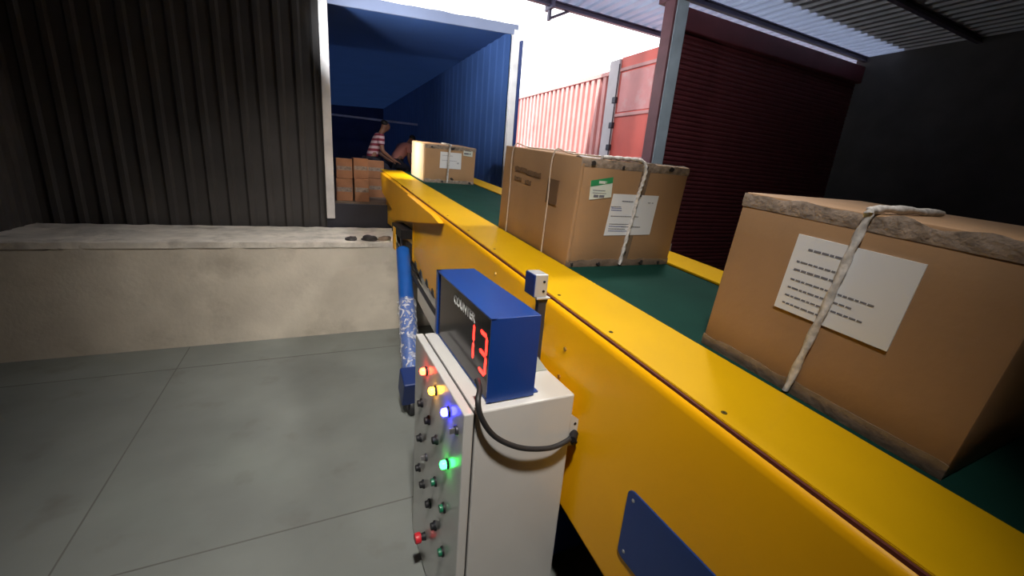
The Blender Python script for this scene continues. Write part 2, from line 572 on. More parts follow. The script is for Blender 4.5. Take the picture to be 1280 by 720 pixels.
# open door leaf standing out towards the dock, in the plane of the side wall
df = obj('door', B(((-0.06, -1.36, 1.55), (0.0, -0.245, 4.42)), bevel=0.008), M_REDDOOR, ct)
df['label'] = 'open red door leaf'
obj('door_panel', B(((-0.075, -1.28, 3.36), (-0.058, -0.32, 4.12)), bevel=0.006), M_REDPALE, df)['label'] = 'pale scuffed upper door panel'
for zr in (4.15, 3.27, 2.4):
    obj('door_rib', B(((-0.09, -1.35, zr), (-0.058, -0.26, zr + 0.065)), bevel=0.008), M_REDC, df)
for zz in (3.05, 3.55, 2.6):
    obj('hinge', B(((-0.125, -0.27, zz), (-0.04, -0.16, zz + 0.12)), bevel=0.01), M_DSTEEL, ct)
bm = B(((-0.118, -0.262, 1.6), (-0.098, -0.244, 4.3)), bevel=0.003)
obj('lock_rod', bm, M_DSTEEL, ct)
for yy in (1.2, 2.4, 9.0, 10.2):
    for xx in (0.25, 2.15):
        bm = bmesh.new()
        add_cyl(bm, (xx - 0.14, yy, 0.5), (xx + 0.14, yy, 0.5), 0.5, seg=28, bevel=0.04)
        obj('trailer_wheel', bm, M_RUB, ct)
obj('trailer_bed', B(((0.2, 0.2, 1.1), (2.2, 11.8, 1.5)), bevel=0.02), M_DSTEEL, ct)

# ------------------------------------------------------------------ truck body with dark interior
TY = 6.1
tr = thing('cargo_truck_body', 'open dark navy truck body with grey rear frame backed up to the loading dock', 'truck', (1.5, TY, 0))
X0, X1, ZF = -1.22, 1.215, 1.40


def ztop(x):
    return 3.80 + 0.056 * (x + 1.0)


bm = bmesh.new()
prof = []
y = 0.02
while y < 11.9:
    prof += [(X1, y), (X1, y + 0.12), (X1 + 0.012, y + 0.15), (X1 + 0.012, y + 0.25)]
    y += 0.28
prof += [(X1 + 0.06, y), (X1 + 0.06, 0.02)]
add_loft(bm, [[Vector((p[0], p[1], ZF)) for p in prof], [Vector((p[0], p[1], 3.95)) for p in prof]])
obj('side_wall', bm, M_TARP, tr)
bm = bmesh.new()
prof = []
y = 0.02
while y < 11.9:
    prof += [(X0, y), (X0, y + 0.12), (X0 - 0.03, y + 0.15), (X0 - 0.03, y + 0.25)]
    y += 0.28
prof += [(X0 - 0.06, y), (X0 - 0.06, 0.02)]
add_loft(bm, [[Vector((p[0], p[1], ZF)) for p in prof], [Vector((p[0], p[1], 3.82)) for p in prof]])
obj('side_wall', bm, M_TARP, tr)
obj('end_wall', B(((X0, 11.9, ZF), (X1, 12.0, 4.0))), M_TRUCKIN, tr)
bm = bmesh.new()
add_loft(bm, [[(X0 - .06, 0, ztop(X0) + .02), (X1 + .06, 0, ztop(X1) + .02), (X1 + .06, 0, ztop(X1) + .07), (X0 - .06, 0, ztop(X0) + .07)],
              [(X0 - .06, 12, ztop(X0) + .02), (X1 + .06, 12, ztop(X1) + .02), (X1 + .06, 12, ztop(X1) + .07), (X0 - .06, 12, ztop(X0) + .07)]])
obj('roof', bm, M_TARP, tr)['label'] = 'navy tarpaulin roof, translucent to mimic blue haze'
obj('load_floor', B(((X0 - .06, 0, ZF - 0.06), (X1 + .06, 12, ZF)), bevel=0.004), M_TRUCKF, tr)
# rear frame: header, two posts, sill
bm = bmesh.new()
hd = []
for i in range(40):
    x = X0 - 0.06 + (X1 - X0 + 0.12) * i / 39
    s = 0.012 * noise.noise((x * 4, 1, 0))
    zt = ztop(x)
    hd.append([(x, -0.05, zt - 0.060), (x, -0.06, zt + 0.065 + s), (x, 0.05, zt + 0.075 + s), (x, 0.05, zt - 0.04)])
add_loft(bm, hd)
obj('header', bm, M_EDGE, tr, 40)['label'] = 'roof header tinted grey-blue like haze'
bm = B(((X1 - 0.0, -0.06, 1.2), (X1 + 0.10, 0.06, 3.93)), bevel=0.008)
obj('post', bm, M_TRUCKPOST, tr)
bm = B(((X0 - 0.10, -0.06, 1.2), (X0, 0.06, 3.78)), bevel=0.008)
obj('post', bm, M_TRUCKPOST, tr)
obj('door_edge', B(((X1 + 0.10, -0.10, 1.35), (X1 + 0.135, 1.1, 3.80)), bevel=0.006), M_NAVY, tr)
obj('sill', B(((X0 - .1, -0.03, 1.00), (X1 + .1, 0.05, 1.40)), bevel=0.006), M_DSTEEL, tr)
obj('chassis', B(((X0 + .35, 0.10, 0.62), (X1 - .35, 11.6, 1.33))), M_DSTEEL, tr)
bm = bmesh.new()
add_box(bm, (X0, 5.9, 2.98), (X1, 5.94, 3.03), 0.004)
obj('cargo_bar', bm, M_TRUCKFR, tr)
for yy in (8.4, 9.7):
    for xx in (X0 + 0.2, X1 - 0.2):
        bm = bmesh.new()
        add_cyl(bm, (xx - 0.15, yy, 0.5), (xx + 0.15, yy, 0.5), 0.5, seg=28, bevel=0.04)
        obj('truck_wheel', bm, M_RUB, tr)

# ------------------------------------------------------------------ belt conveyor
SL = 0.0765
ANG = math.atan(SL)


def ZR(y): return 1.371 + SL * y
def ZB(y): return 0.46 + 0.135 * y


XP = 0.915
YE = 4.20      # far end of the base panel
YN = -1.6      # near end, outside the frame
YT = 6.55      # tip of the boom
cv = thing('belt_conveyor', 'long yellow belt conveyor with green belt running up into the truck', 'conveyor', (0, 0, 0))
ys = [YN + (YE - YN) * i / 24 for i in range(25)]
bm = bmesh.new()
rings = []
for y in ys:
    zt = ZR(y)
    rings.append([(XP, y, ZB(y)), (XP, y, zt - 0.040), (XP + 0.003, y, zt - 0.024), (XP + 0.011, y, zt - 0.012), (XP + 0.024, y, zt - 0.008),
                  (XP + 0.05, y, zt - 0.008), (XP + 0.05, y, zt - 0.03), (XP + 0.012, y, zt - 0.05), (XP + 0.012, y, ZB(y))])
add_loft(bm, rings)
# inward return flange at the lower edge
rings = [[(XP, y, ZB(y)), (XP + 0.09, y, ZB(y)), (XP + 0.09, y, ZB(y) + 0.006), (XP, y, ZB(y) + 0.006)] for y in ys]
add_loft(bm, rings)
obj('side_panel', bm, M_YEL, cv, 50)
bm = bmesh.new()
add_box(bm, (XP - 0.004, YE - 0.045, ZB(YE)), (XP + 0.06, YE + 0.01, 1.46), 0.003)
obj('end_flange', bm, M_YEL, cv)


def strip(x0, x1, y0, y1, dz0, dz1, n=2):
    rings = []
    for i in range(n + 1):
        y = y0 + (y1 - y0) * i / n
        z = ZR(y)
        rings.append([(x0, y, z + dz0), (x1, y, z + dz0), (x1, y, z + dz1), (x0, y, z + dz1)])
    b = bmesh.new()
    add_loft(b, rings)
    return b


bm = strip(XP + 0.016, XP + 0.026, YN, 4.9, -0.012, -0.001)
obj('seam_strip', bm, M_SEAM, cv)['label'] = 'dark red seam under the rail cover'
bm = strip(XP + 0.024, 1.252, YN, YT, -0.006, 0.004)
bmesh.ops.bevel(bm, geom=bm.edges[:], offset=0.002, segments=2, affect='EDGES')
obj('rail_cover', bm, M_YELC, cv, 40)
bm = strip(1.246, 1.252, YN, YT, -0.05, -0.004)
obj('inner_lip', bm, M_YELD, cv)
bm = strip(2.028, 2.30, YN, YT, -0.006, 0.004)
obj('far_rail_cover', bm, M_YELC, cv)
bm = bmesh.new()
add_loft(bm, [[(2.29, y, ZB(y) + 0.0), (2.302, y, ZB(y) + 0.0), (2.302, y, ZR(y) - 0.006), (2.29, y, ZR(y) - 0.006)] for y in ys])
obj('far_side_panel', bm, M_YEL, cv)
bm = strip(1.253, 2.027, YN, YT + 0.03, -0.016, -0.010, 8)
obj('belt', bm, M_BELT, cv)
bm = strip(1.253, 2.027, YN, YT - 0.1, -0.05, -0.018)
obj('slider_bed', bm, M_DSTEEL, cv)
bm = bmesh.new()
add_cyl(bm, (1.255, YT - 0.02, ZR(YT) - 0.055), (2.025, YT - 0.02, ZR(YT) - 0.055), 0.045, seg=24, bevel=0.004)
obj('end_roller', bm, M_BELT, cv, 40)
bm = strip(1.253, 2.027, 0.0, YT - 0.05, -0.11, -0.10)
obj('return_belt', bm, M_BELT, cv)

# counter-sunk screws along the cover
for y in (0.62, 1.11, 1.48, 1.80, 2.23, 2.70, 3.2, 3.8, 4.5):
    bm = bmesh.new()
    x = 0.972
    z = ZR(y) + 0.0035
    add_cyl(bm, (x, y, z - 0.002), (x, y, z + 0.0016), 0.0095, 0.008, 14)
    sc = obj('screw', bm, mat('screw_head', (0.16, 0.12, 0.03), 0.35, 0.8), cv)
    bm = bmesh.new()
    add_cyl(bm, (x, y, z + 0.001), (x, y, z + 0.0019), 0.004, seg=6)
    obj('screw_socket', bm, M_BLK, sc)

# small bolt heads on the side panel
for y, z in ((1.30, 1.315), (2.06, 1.44), (1.32, 1.18)):
    bm = bmesh.new()
    add_cyl(bm, (XP + 0.002, y, z), (XP - 0.006, y, z), 0.010, 0.008, 6)
    obj('bolt', bm, mat('brass_bolt', (0.45, 0.25, 0.06), 0.4, 0.7), cv)

# boom: outer plates beyond the base panel
bm = bmesh.new()
poly = [(6.30, ZR(6.3) - 0.008), (6.32, 1.60), (5.75, 1.47), (5.3, 1.48), (4.55, 1.52), (4.10, 1.50), (4.10, ZR(4.1) - 0.008)]
add_prism(bm, poly, 0, XP + 0.01, XP + 0.05)
obj('boom_panel', bm, M_YEL, cv)
bm = bmesh.new()
add_prism(bm, [(6.22, 1.838), (5.6, 1.790), (4.75, 1.725), (4.30, 1.690), (5.278, 1.432), (6.06, 1.58)], 0, 0.893, XP + 0.012)
o = obj('nose_plate', bm, M_YEL, cv)
bm = bmesh.new()
poly = [(4.32, 1.690), (5.16, 1.445), (5.42, 1.347), (5.09, 1.325), (3.93, 1.462), (3.1, 1.572), (3.3, 1.606)]
add_prism(bm, poly, 0, 0.872, XP + 0.01)
obj('gusset_bracket', bm, M_YEL, cv)
bm = bmesh.new()
add_box(bm, (XP + 0.05, 4.22, 0.0 + ZB(4.2) + 0.12), (XP + 0.09, 6.2, ZR(4.2) - 0.05), 0.004)
obj('inner_boom', bm, M_YELD, cv)
bm = bmesh.new()
add_box(bm, (XP + 0.09, 4.0, 1.18), (2.2, 4.06, 1.55), 0.004)
obj('cross_member', bm, M_NAVY, cv)

# dark drip notches / rubber stops along the lower edge near the far end
for y in (4.03, 3.80, 3.57, 3.36):
    bm = bmesh.new()
    add_prism(bm, [(y - 0.05, ZB(y) - 0.012), (y + 0.045, ZB(y) + 0.004), (y + 0.03, ZB(y) + 0.055), (y - 0.02, ZB(y) + 0.04)], 0, XP - 0.008, XP + 0.02)
    obj('rubber_stop', bm, M_RUB, cv)

# blue blank plate with rivets
bm = bmesh.new()
pl = []
for (cy_, cz_, a0) in ((0.81, 0.996, 0), (0.27, 0.996, 90), (0.27, 0.77, 180), (0.81, 0.77, 270)):
    for q in range(5):
        a = math.radians(a0 + q * 22.5)
        pl.append((cy_ + 0.024 * math.cos(a), cz_ + 0.024 * math.sin(a)))
add_prism(bm, pl, 0, XP - 0.006, XP + 0.001)
pt = obj('cover_plate', bm, M_BLUE, cv)
pt['label'] = 'blue blank plate riveted on the yellow side'
for y, z in ((0.806, 0.99), (0.806, 0.778), (0.275, 0.99), (0.275, 0.778)):
    bm = bmesh.new()
    add_cyl(bm, (XP - 0.005, y, z), (XP - 0.0085, y, z), 0.0075, 0.005, 12)
    obj('rivet', bm, M_STEEL, pt)

# light grey skirt seen below the lower edge of the yellow panel
bm = bmesh.new()
add_prism(bm, [(2.55, 0.42), (4.12, 0.62), (4.12, ZB(4.12) + 0.05), (2.55, ZB(2.55) + 0.05)], 0, 0.955, 0.975)
obj('skirt_panel', bm, M_CAB, cv)['label'] = 'light grey skirt below the yellow side'

# chassis under the panel
bm = bmesh.new()
add_box(bm, (0.94, 1.42, 0.03), (2.24, 2.45, 0.58), 0.01)
add_box(bm, (1.0, 1.6, 0.56), (1.1, 2.3, 1.1), 0.004)
add_box(bm, (2.1, 1.6, 0.56), (2.2, 2.3, 1.1), 0.004)
obj('chassis', bm, M_NAVY, cv)
for x in (1.05, 2.15):
    for y in (1.45, 2.3):
        bm = bmesh.new()
        add_cyl(bm, (x, y, 0.0), (x, y, 0.11), 0.04, 0.03, 16)
        obj('foot', bm, M_RUB, cv)

# slanted blue support strut under the boom with stretch film and a caster
P0, P1 = Vector((0.838, 4.30, 1.12)), Vector((0.69, 3.13, 0.28))
d = (P1 - P0)
q = d.to_track_quat('Z', 'X').to_matrix().to_4x4()
strut = bmesh.new()
L = d.length
T = Matrix.Translation(P0) @ q
add_cyl(strut, P0, P1, 0.068, 0.074, 24, 0.006)
leg = obj('support_leg', strut, M_LEG, cv, 40)
leg['label'] = 'slanted blue support leg wrapped in stretch film'
bm = bmesh.new()
rings = []
random.seed(11)
for i in range(46):
    t = 0.46 + 0.60 * i / 45
    c = P0 + d * t
    ring = []
    for k_ in range(30):
        a = 2 * PI * k_ / 30
        r = 0.079 + 0.016 * abs(noise.noise((math.cos(a) * 2.2, math.sin(a) * 2.2, t * 14))) + 0.006 * noise.noise((a * 3, t * 40, 2))
        if i > 38:
            r += 0.02 * (i - 38) / 7 * (0.6 + noise.noise((a * 2, 4, t * 9)))
        ring.append(c + (q.to_3x3() @ Vector((r * math.cos(a), r * math.sin(a), 0))))
    rings.append(ring)
add_loft(bm, rings, True)
obj('stretch_film', bm, M_FILM, leg)['label'] = 'crumpled clear stretch film'
bm = bmesh.new()
add_box(bm, (-0.085, -0.10, -0.02), (0.085, 0.10, 0.22), 0.012, M=Matrix.Translation((0.665, 3.06, 0.165)) @ Matrix.Rotation(0.35, 4, 'X'))
obj('foot_block', bm, M_NAVY, leg)
bm = bmesh.new()
add_cyl(bm, (0.640, 3.02, 0.075), (0.69, 3.02, 0.075), 0.075, seg=28, bevel=0.012)
obj('caster_wheel', bm, M_RUB, leg, 40)
bm = bmesh.new()
add_box(bm, (0.628, 2.98, 0.06), (0.634, 3.06, 0.20), 0.002)
add_box(bm, (0.696, 2.98, 0.06), (0.702, 3.06, 0.20), 0.002)
add_box(bm, (0.628, 2.98, 0.165), (0.702, 3.06, 0.20), 0.002)
obj('caster_fork', bm, M_DSTEEL, leg)
# cylinder rod and black block at the top
bm = bmesh.new()
add_box(bm, (0.80, 4.2, 1.25), (0.93, 4.75, 1.345), 0.006)
obj('bearing_block', bm, M_BLK, cv)
bm = bmesh.new()
add_cyl(bm, (0.842, 4.28, 1.10), (0.855, 4.46, 1.27), 0.024, seg=16)
obj('piston_rod', bm, M_STEEL, leg, 40)
bm = bmesh.new()
add_box(bm, (0.79, 4.50, 1.08), (0.80, 4.62, 1.32), 0.002)
obj('side_tab', bm, M_YEL, cv)
for pts, r in (([(0.83, 4.55, 1.26), (0.84, 4.5, 1.12), (0.87, 4.30, 1.02), (0.875, 3.95, 0.93), (0.87, 3.5, 0.88), (0.86, 3.0, 0.85), (0.86, 2.4, 0.86), (0.88, 1.98, 0.95)], 0.017),
               ([(0.88, 4.52, 1.26), (0.90, 4.46, 1.08), (0.93, 4.2, 0.95), (0.99, 3.7, 0.80), (1.1, 2.5, 0.7)], 0.012),
               ([(0.86, 4.6, 1.26), (0.86, 4.55, 1.1), (0.88, 4.36, 1.06)], 0.010)):
    bm = bmesh.new()
    add_tube(bm, pts, r, 10, 10)
    obj('hose', bm, M_RUB, cv, 60)

# ------------------------------------------------------------------ control cabinet
CX0, CX1, CY0, CY1, CT = 0.467, 0.875, 1.145, 1.872, 1.20
cb = thing('control_cabinet', 'light grey control cabinet with lit buttons standing beside the yellow conveyor', 'cabinet', ((CX0 + CX1) / 2, (CY0 + CY1) / 2, 0))


def rel(o, root):
    """keep world coordinates of a mesh written in world space under a moved root"""
    o.data.transform(Matrix.Translation(root.location).inverted())
    return o


bm = bmesh.new()
add_box(bm, (CX0 + 0.006, CY0, 0.0), (CX1, CY1, CT), 0.006)
rel(obj('cabinet_body', bm, M_CAB, cb), cb)
bm = bmesh.new()
add_box(bm, (CX0 - 0.001, CY0 + 0.012, 0.03), (CX0 + 0.008, CY1 - 0.012, CT - 0.012))
rel(obj('door_gasket', bm, M_RUB, cb), cb)
DX = 0.429
bm = bmesh.new()
add_box(bm, (DX, CY0 - 0.002, 0.02), (CX0 - 0.002, CY1 + 0.002, CT), 0.005)
door = rel(obj('cabinet_door', bm, M_CAB, cb), cb)


def part(name, bm, m, root, smooth=40):
    return rel(obj(name, bm, m, root, smooth), cb)


def sub(name, bm, m, parent, smooth=40):
    o = obj(name, bm, m, parent, smooth)
    o.data.transform(Matrix.Translation(cb.location).inverted())
    return o


def pilot(y, z, nm, color, strength, lbl):
    bm = bmesh.new()
    add_cyl(bm, (DX + 0.002, y, z), (DX - 0.008, y, z), 0.021, 0.0195, 24, 0.002)
    bz = part('pilot_lamp', bm, M_BLK, cb)
    bz['label'] = lbl
    bm = bmesh.new()
    # domed lens
    prof = [(-0.007, 0.0165), (-0.018, 0.0165), (-0.024, 0.0155), (-0.0285, 0.012), (-0.0305, 0.006), (-0.031, 0.0006)]
    rings = [[(DX + px, y + r * math.cos(2 * PI * k / 24), z + r * math.sin(2 * PI * k / 24)) for k in range(24)] for px, r in prof]
    add_loft(bm, rings)
    sub('lens', bm, glow(nm, color, strength), bz)


pilot(1.650, 1.112, 'lens_red', (1.0, 0.03, 0.012), 34, 'lit red pilot lamp')
pilot(1.495, 1.100, 'lens_amber', (1.0, 0.42, 0.012), 30, 'lit amber pilot lamp')
pilot(1.311, 1.112, 'lens_blue', (0.018, 0.018, 1.0), 60, 'lit blue pilot lamp')
pilot(1.298, 0.889, 'lens_green', (0.018, 1.0, 0.08), 24, 'lit green pilot lamp')

M_DGREEN = mat('green_button', (0.01, 0.12, 0.06), 0.35)
M_RED = mat('red_button', (0.50, 0.02, 0.03), 0.4)


def button(y, z, m, lbl):
    bm = bmesh.new()
    add_cyl(bm, (DX + 0.002, y, z), (DX - 0.008, y, z), 0.022, 0.021, 24, 0.002)
    b = part('push_button', bm, M_BLK, cb)
    if lbl:
        b['label'] = lbl
    bm = bmesh.new()
    add_cyl(bm, (DX - 0.006, y, z), (DX - 0.022, y, z), 0.0165, 0.0155, 20, 0.002)
    sub('button_cap', bm, m, b)


for y, z in ((1.717, 0.911), (1.584, 0.902), (1.45, 0.893), (1.725, 0.714), (1.738, 0.53), (1.65, 0.503), (1.532, 0.492), (1.432, 0.461)):
    button(y, z, M_BLK, None)
for y, z in ((1.452, 0.68), (1.318, 0.662), (1.311, 0.442)):
    button(y, z, M_DGREEN, 'dark green push button')
# key switches
for y, z in ((1.21, 1.099), (1.61, 0.687)):
    bm = bmesh.new()
    add_cyl(bm, (DX + 0.002, y, z), (DX - 0.008, y, z), 0.019, 0.017, 24, 0.002)
    k_ = part('key_switch', bm, M_DSTEEL, cb)
    bm = bmesh.new()
    add_box(bm, (DX - 0.028, y - 0.004, z - 0.011), (DX - 0.006, y + 0.004, z + 0.011), 0.002)
    sub('switch_lever', bm, M_STEEL, k_)
# emergency stop
y, z = 1.60, 0.235
bm = bmesh.new()
add_cyl(bm, (DX + 0.002, y, z), (DX - 0.024, y, z), 0.020, 0.016, 24)
e = part('emergency_stop', bm, M_BLK, cb)
e['label'] = 'red mushroom emergency stop'
bm = bmesh.new()
add_cyl(bm, (DX - 0.022, y, z), (DX - 0.052, y, z), 0.026, 0.0255, 28, 0.006)
sub('mushroom_cap', bm, M_RED, e)
# lug with hole bolting the cabinet to the conveyor, and cable gland
bm = bmesh.new()
yy0, yy1 = 1.150, 1.156
N = 20
hx, hz, hr = 0.898, 1.062, 0.006
outer = []
oc = [(0.868, 1.10), (0.880, 1.104), (0.913, 1.078), (0.913, 0.985), (0.900, 0.965), (0.868, 0.965)]
add_prism_lug = oc
R0 = [Vector((p[0], yy0, p[1])) for p in oc]
R1 = [Vector((p[0], yy1, p[1])) for p in oc]
add_loft(bm, [R0, R1])
lug = part('mounting_lug', bm, M_CAB, cb, None)
bm = bmesh.new()
add_cyl(bm, (hx, yy0 - 0.0012, hz), (hx, yy1, hz), hr, seg=16)
sub('bolt_hole', bm, M_BLK, lug)
bm = bmesh.new()
add_cyl(bm, (0.898, 1.150, 1.018), (0.872, 1.118, 1.016), 0.018, 0.014, 16)
add_cyl(bm, (0.894, 1.150, 0.995), (0.894, 1.13, 0.985), 0.015, 0.013, 8)
part('cable_gland', bm, M_BLK, cb)

# ------------------------------------------------------------------ counter display
cd = thing('counter_display', 'blue COUNTER display box showing red 13 on top of the grey cabinet', 'display', (0.615, 1.525, CT))
DX0, DX1, DY0, DY1, DZ0, DZ1 = -0.093, 0.098, -0.345, 0.345, 0.004, 0.322
bm = bmesh.new()
# housing: shell with a hood around the recessed front
t = 0.006
add_box(bm, (DX0 + 0.018, DY0, DZ0), (DX1, DY1, DZ1), 0.002)
add_box(bm, (DX0, DY0, DZ1 - t), (DX0 + 0.02, DY1, DZ1), 0.001)
add_box(bm, (DX0, DY0, DZ0), (DX0 + 0.02, DY0 + t, DZ1), 0.001)
add_box(bm, (DX0, DY1 - 0.03, DZ0), (DX0 + 0.02, DY1, DZ1), 0.001)
add_box(bm, (DX0 + 0.006, DY0, DZ0), (DX0 + 0.02, DY1, DZ0 + 0.004))
hs = obj('housing', bm, M_BLUE, cd)
bm = B(((DX0 + 0.008, DY0 + t, DZ0 + 0.004), (DX0 + 0.019, DY1 - 0.03, DZ1 - t)))
scr = obj('screen', bm, M_SCREEN, cd)
scr['label'] = 'dark tinted display window'
FX = DX0 + 0.0075
# text runs along -Y (from far to near); letters upright; faces -X
Mt = Matrix(((0, 0, -1, FX), (-1, 0, 0, 0), (0, 1, 0, 0), (0, 0, 0, 1)))
text_mesh('counter_lettering', 'COUNTER', 0.054, mat('white_lettering', (0.95, 0.95, 0.93), 0.6), cd,
          Matrix.Translation((0, 0.085, 0.243)) @ Mt, 0.0004, 'LEFT', 1.0, 0.0016)


def seven(name, y_left, w, z0, h, segs, parent):
    """y_left = left edge as read (larger y); digit width w, drawn towards -Y"""
    bm = bmesh.new()
    s = 0.0165
    x0, x1 = FX - 0.0005, FX + 0.003

    def seg(ya, za, yb, zb):
        # mitred bar
        if abs(za - zb) < 1e-6:
            p = [(ya - 0.002, za), (ya - 0.002 - s / 2, za + s / 2), (yb + 0.002 + s / 2, za + s / 2), (yb + 0.002, za), (yb + 0.002 + s / 2, za - s / 2), (ya - 0.002 - s / 2, za - s / 2)]
        else:
            p = [(ya, za - 0.002), (ya - s / 2, za - 0.002 - s / 2), (ya - s / 2, zb + 0.002 + s / 2), (ya, zb + 0.002), (ya + s / 2, zb + 0.002 + s / 2), (ya + s / 2, za - 0.002 - s / 2)]
        add_prism(bm, p, 0, x0, x1)
    yl, yr = y_left, y_left - w
    zt, zm, zb = z0 + h, z0 + h / 2, z0
    if 'a' in segs: seg(yl, zt, yr, zt)
    if 'b' in segs: seg(yr, zt, yr, zm)
    if 'c' in segs: seg(yr, zm, yr, zb)
    if 'd' in segs: seg(yl, zb, yr, zb)
    if 'g' in segs: seg(yl, zm, yr, zm)
    return obj(name, bm, glow('red_led', (1.0, 0.016, 0.010), 7.5), parent)


seven('digit', -0.1075, 0.062, 0.096, 0.142, 'bc', cd)['label'] = 'glowing red digit 1'
seven('digit', -0.233, 0.064, 0.090, 0.148, 'abgcd', cd)['label'] = 'glowing red digit 3'
for yb in (DY0 + 0.02, DY1 - 0.08):
    obj('foot_bracket', B(((DX1 - 0.02, yb, 0.0), (DX1 + 0.03, yb + 0.05, 0.006)), bevel=0.001), M_BLUE, cd)
bm = B(((DX0 + 0.02, DY0 + 0.02, 0.0), (DX1 - 0.01, DY1 - 0.02, 0.006)))
obj('base_plate', bm, M_BLK, cd)

# cable from the display to the lug
bm = bmesh.new()
pts = [(0.497, 1.215, 1.285), (0.488, 1.165, 1.275), (0.468, 1.125, 1.255), (0.482, 1.112, 1.193), (0.537, 1.108, 1.113), (0.639, 1.105, 1.047), (0.761, 1.110, 1.012), (0.845, 1.122, 1.013), (0.893, 1.142, 1.02)]
add_tube(bm, pts, 0.0098, 14, 12)
tag(obj('power_cable', bm, M_RUB, None, 60), 'thick black cable looping from the counter display across the grey cabinet side', 'cable')

# ------------------------------------------------------------------ photoelectric sensor on its post
ps = thing('photoelectric_sensor', 'small blue and silver sensor head on a dark post between display and conveyor', 'sensor', (0.845, 1.42, CT))
bm = bmesh.new()
add_prism(bm, [(-0.016, 0.0), (0.020, 0.0), (0.020, 0.275), (0.030, 0.305), (-0.022, 0.305), (-0.016, 0.275)], 1, -0.012, 0.012)
obj('post', bm, M_DSTEEL, ps)
bm = B(((-0.030, -0.020, 0.300), (0.032, 0.024, 0.309)), bevel=0.002)
obj('top_plate', bm, M_SILV, ps)
bm = bmesh.new()
Ms = Matrix.Translation((-0.012, 0.0, 0.0)) @ Matrix.Rotation(math.radians(-3), 4, 'Z')
add_box(bm, (-0.028, -0.014, 0.309), (0.030, 0.075, 0.405), 0.004, M=Ms)
hd_ = obj('sensor_head', bm, M_SILV, ps)
bm = bmesh.new()
add_box(bm, (-0.034, -0.013, 0.311), (-0.027, 0.074, 0.403), 0.002, M=Ms)
obj('blue_face', bm, M_NAVY, hd_)['label'] = 'dark blue sensor face'
for zz in (0.335, 0.375):
    bm = bmesh.new()
    add_cyl(bm, (0.012, -0.0135, zz), (0.012, -0.0165, zz), 0.0055, seg=12)
    bm.transform(Ms)
    obj('screw', bm, M_BLK, hd_)
bm = bmesh.new()
add_prism(bm, [(-0.055, 0.0), (0.025, 0.0), (-0.03, 0.07), (-0.055, 0.075)], 1, -0.07, -0.066)
add_box(bm, (-0.055, -0.07, 0.0), (0.025, 0.03, 0.004), 0.001)
obj('mount_bracket', bm, mat('pale_green_grey', (0.42, 0.46, 0.42), 0.4), ps)

# ------------------------------------------------------------------ cartons on the belt
def carton(name, label, x0, x1, y0, y1, h, m, group, tilt=True, z=None):
    yc = (y0 + y1) / 2
    zz = (ZR(yc) - 0.010) if z is None else z
    t = thing(name, label, 'carton', ((x0 + x1) / 2, yc, zz), (ANG if tilt else 0, 0, 0), group)
    w, l = x1 - x0, (y1 - y0)
    bm = bmesh.new()
    add_box(bm, (-w / 2, -l / 2, 0.001), (w / 2, l / 2, h), 0.006, 2)
    # slight bulge of the panels
    bmesh.ops.subdivide_edges(bm, edges=bm.edges[:], cuts=3, use_grid_fill=True)
    for v in bm.verts:
        a = 1 - (2 * v.co.x / w) ** 2
        b_ = 1 - (2 * v.co.y / l) ** 2
        c = 1 - (2 * (v.co.z - h / 2) / h) ** 2
        if abs(abs(v.co.x) - w / 2) < 0.002:
            v.co.x += math.copysign(0.004 * max(0, b_) * max(0, c), v.co.x)
        if abs(v.co.z - h) < 0.002:
            v.co.z += 0.004 * max(0, a) * max(0, b_)
    obj('box', bm, m, t, 35)
    return t, w, l, h


def crumple_strip(p0, p1, u, n, width, amp, seed, steps=36):
    """tape strip along an edge with small wrinkles; u = across direction, n = outward"""
    bm = bmesh.new()
    p0, p1, u, n = Vector(p0), Vector(p1), Vector(u), Vector(n)
    rings = []
    for i in range(steps + 1):
        t_ = i / steps
        c = p0.lerp(p1, t_)
        a = amp * (0.5 + 0.5 * noise.noise((t_ * 23 + seed, seed, 0)))
        w_ = width * (0.85 + 0.3 * noise.noise((t_ * 9, seed, 5)))
        lo, hi = c, c + u * w_
        mid = c + u * w_ * 0.5
        rings.append([lo, mid + n * (0.001 + a), hi + n * 0.0012, hi - n * 0.002, lo - n * 0.002])
    add_loft(bm, rings)
    return bm


def scuffs(parent, pts, n_axis, y, r=0.009):
    for i, (x, z) in enumerate(pts):
        bm = bmesh.new()
        k = r * random.uniform(0.7, 1.5)
        ring = []
        for q_ in range(10):
            a = 2 * PI * q_ / 10
            rr = k * random.uniform(0.6, 1.2)
            ring.append((x + rr * 1.3 * math.cos(a), z + rr * math.sin(a)))
        add_prism(bm, ring, 1, y - 0.0065, y)
        obj('tape_scuff', bm, M_SCUFF, parent)


def label_sheet(parent, name, corners, y, m):
    bm = bmesh.new()
    add_prism(bm, corners, 1, y - 0.0022, y - 0.0008)
    return obj(name, bm, m, parent)


def text_rows(parent, rows, y, m, name='printed_lines'):
    """thin broken rows like distant print"""
    bm = bmesh.new()
    for (x, z, wd, ht) in rows:
        xx = x
        while xx < x + wd:
            ww = random.uniform(0.008, 0.02) * ht / 0.006
            add_box(bm, (xx, y - 0.0030, z), (min(xx + ww, x + wd), y - 0.0021, z + ht))
            xx += ww + 0.0025 * ht / 0.006
    return obj(name, bm, m, parent)


random.seed(5)
t, w, l, h = carton('carton', 'large brown carton in the middle of the belt with green sticker and white label', 1.262, 2.026, 1.895, 2.86, 0.592, M_CARD, 'cartons riding on the belt')
fy = -l / 2 - 0.0005
X = lambda xw: xw - (1.262 + 2.026) / 2
Zl = lambda zw: zw - 1.514
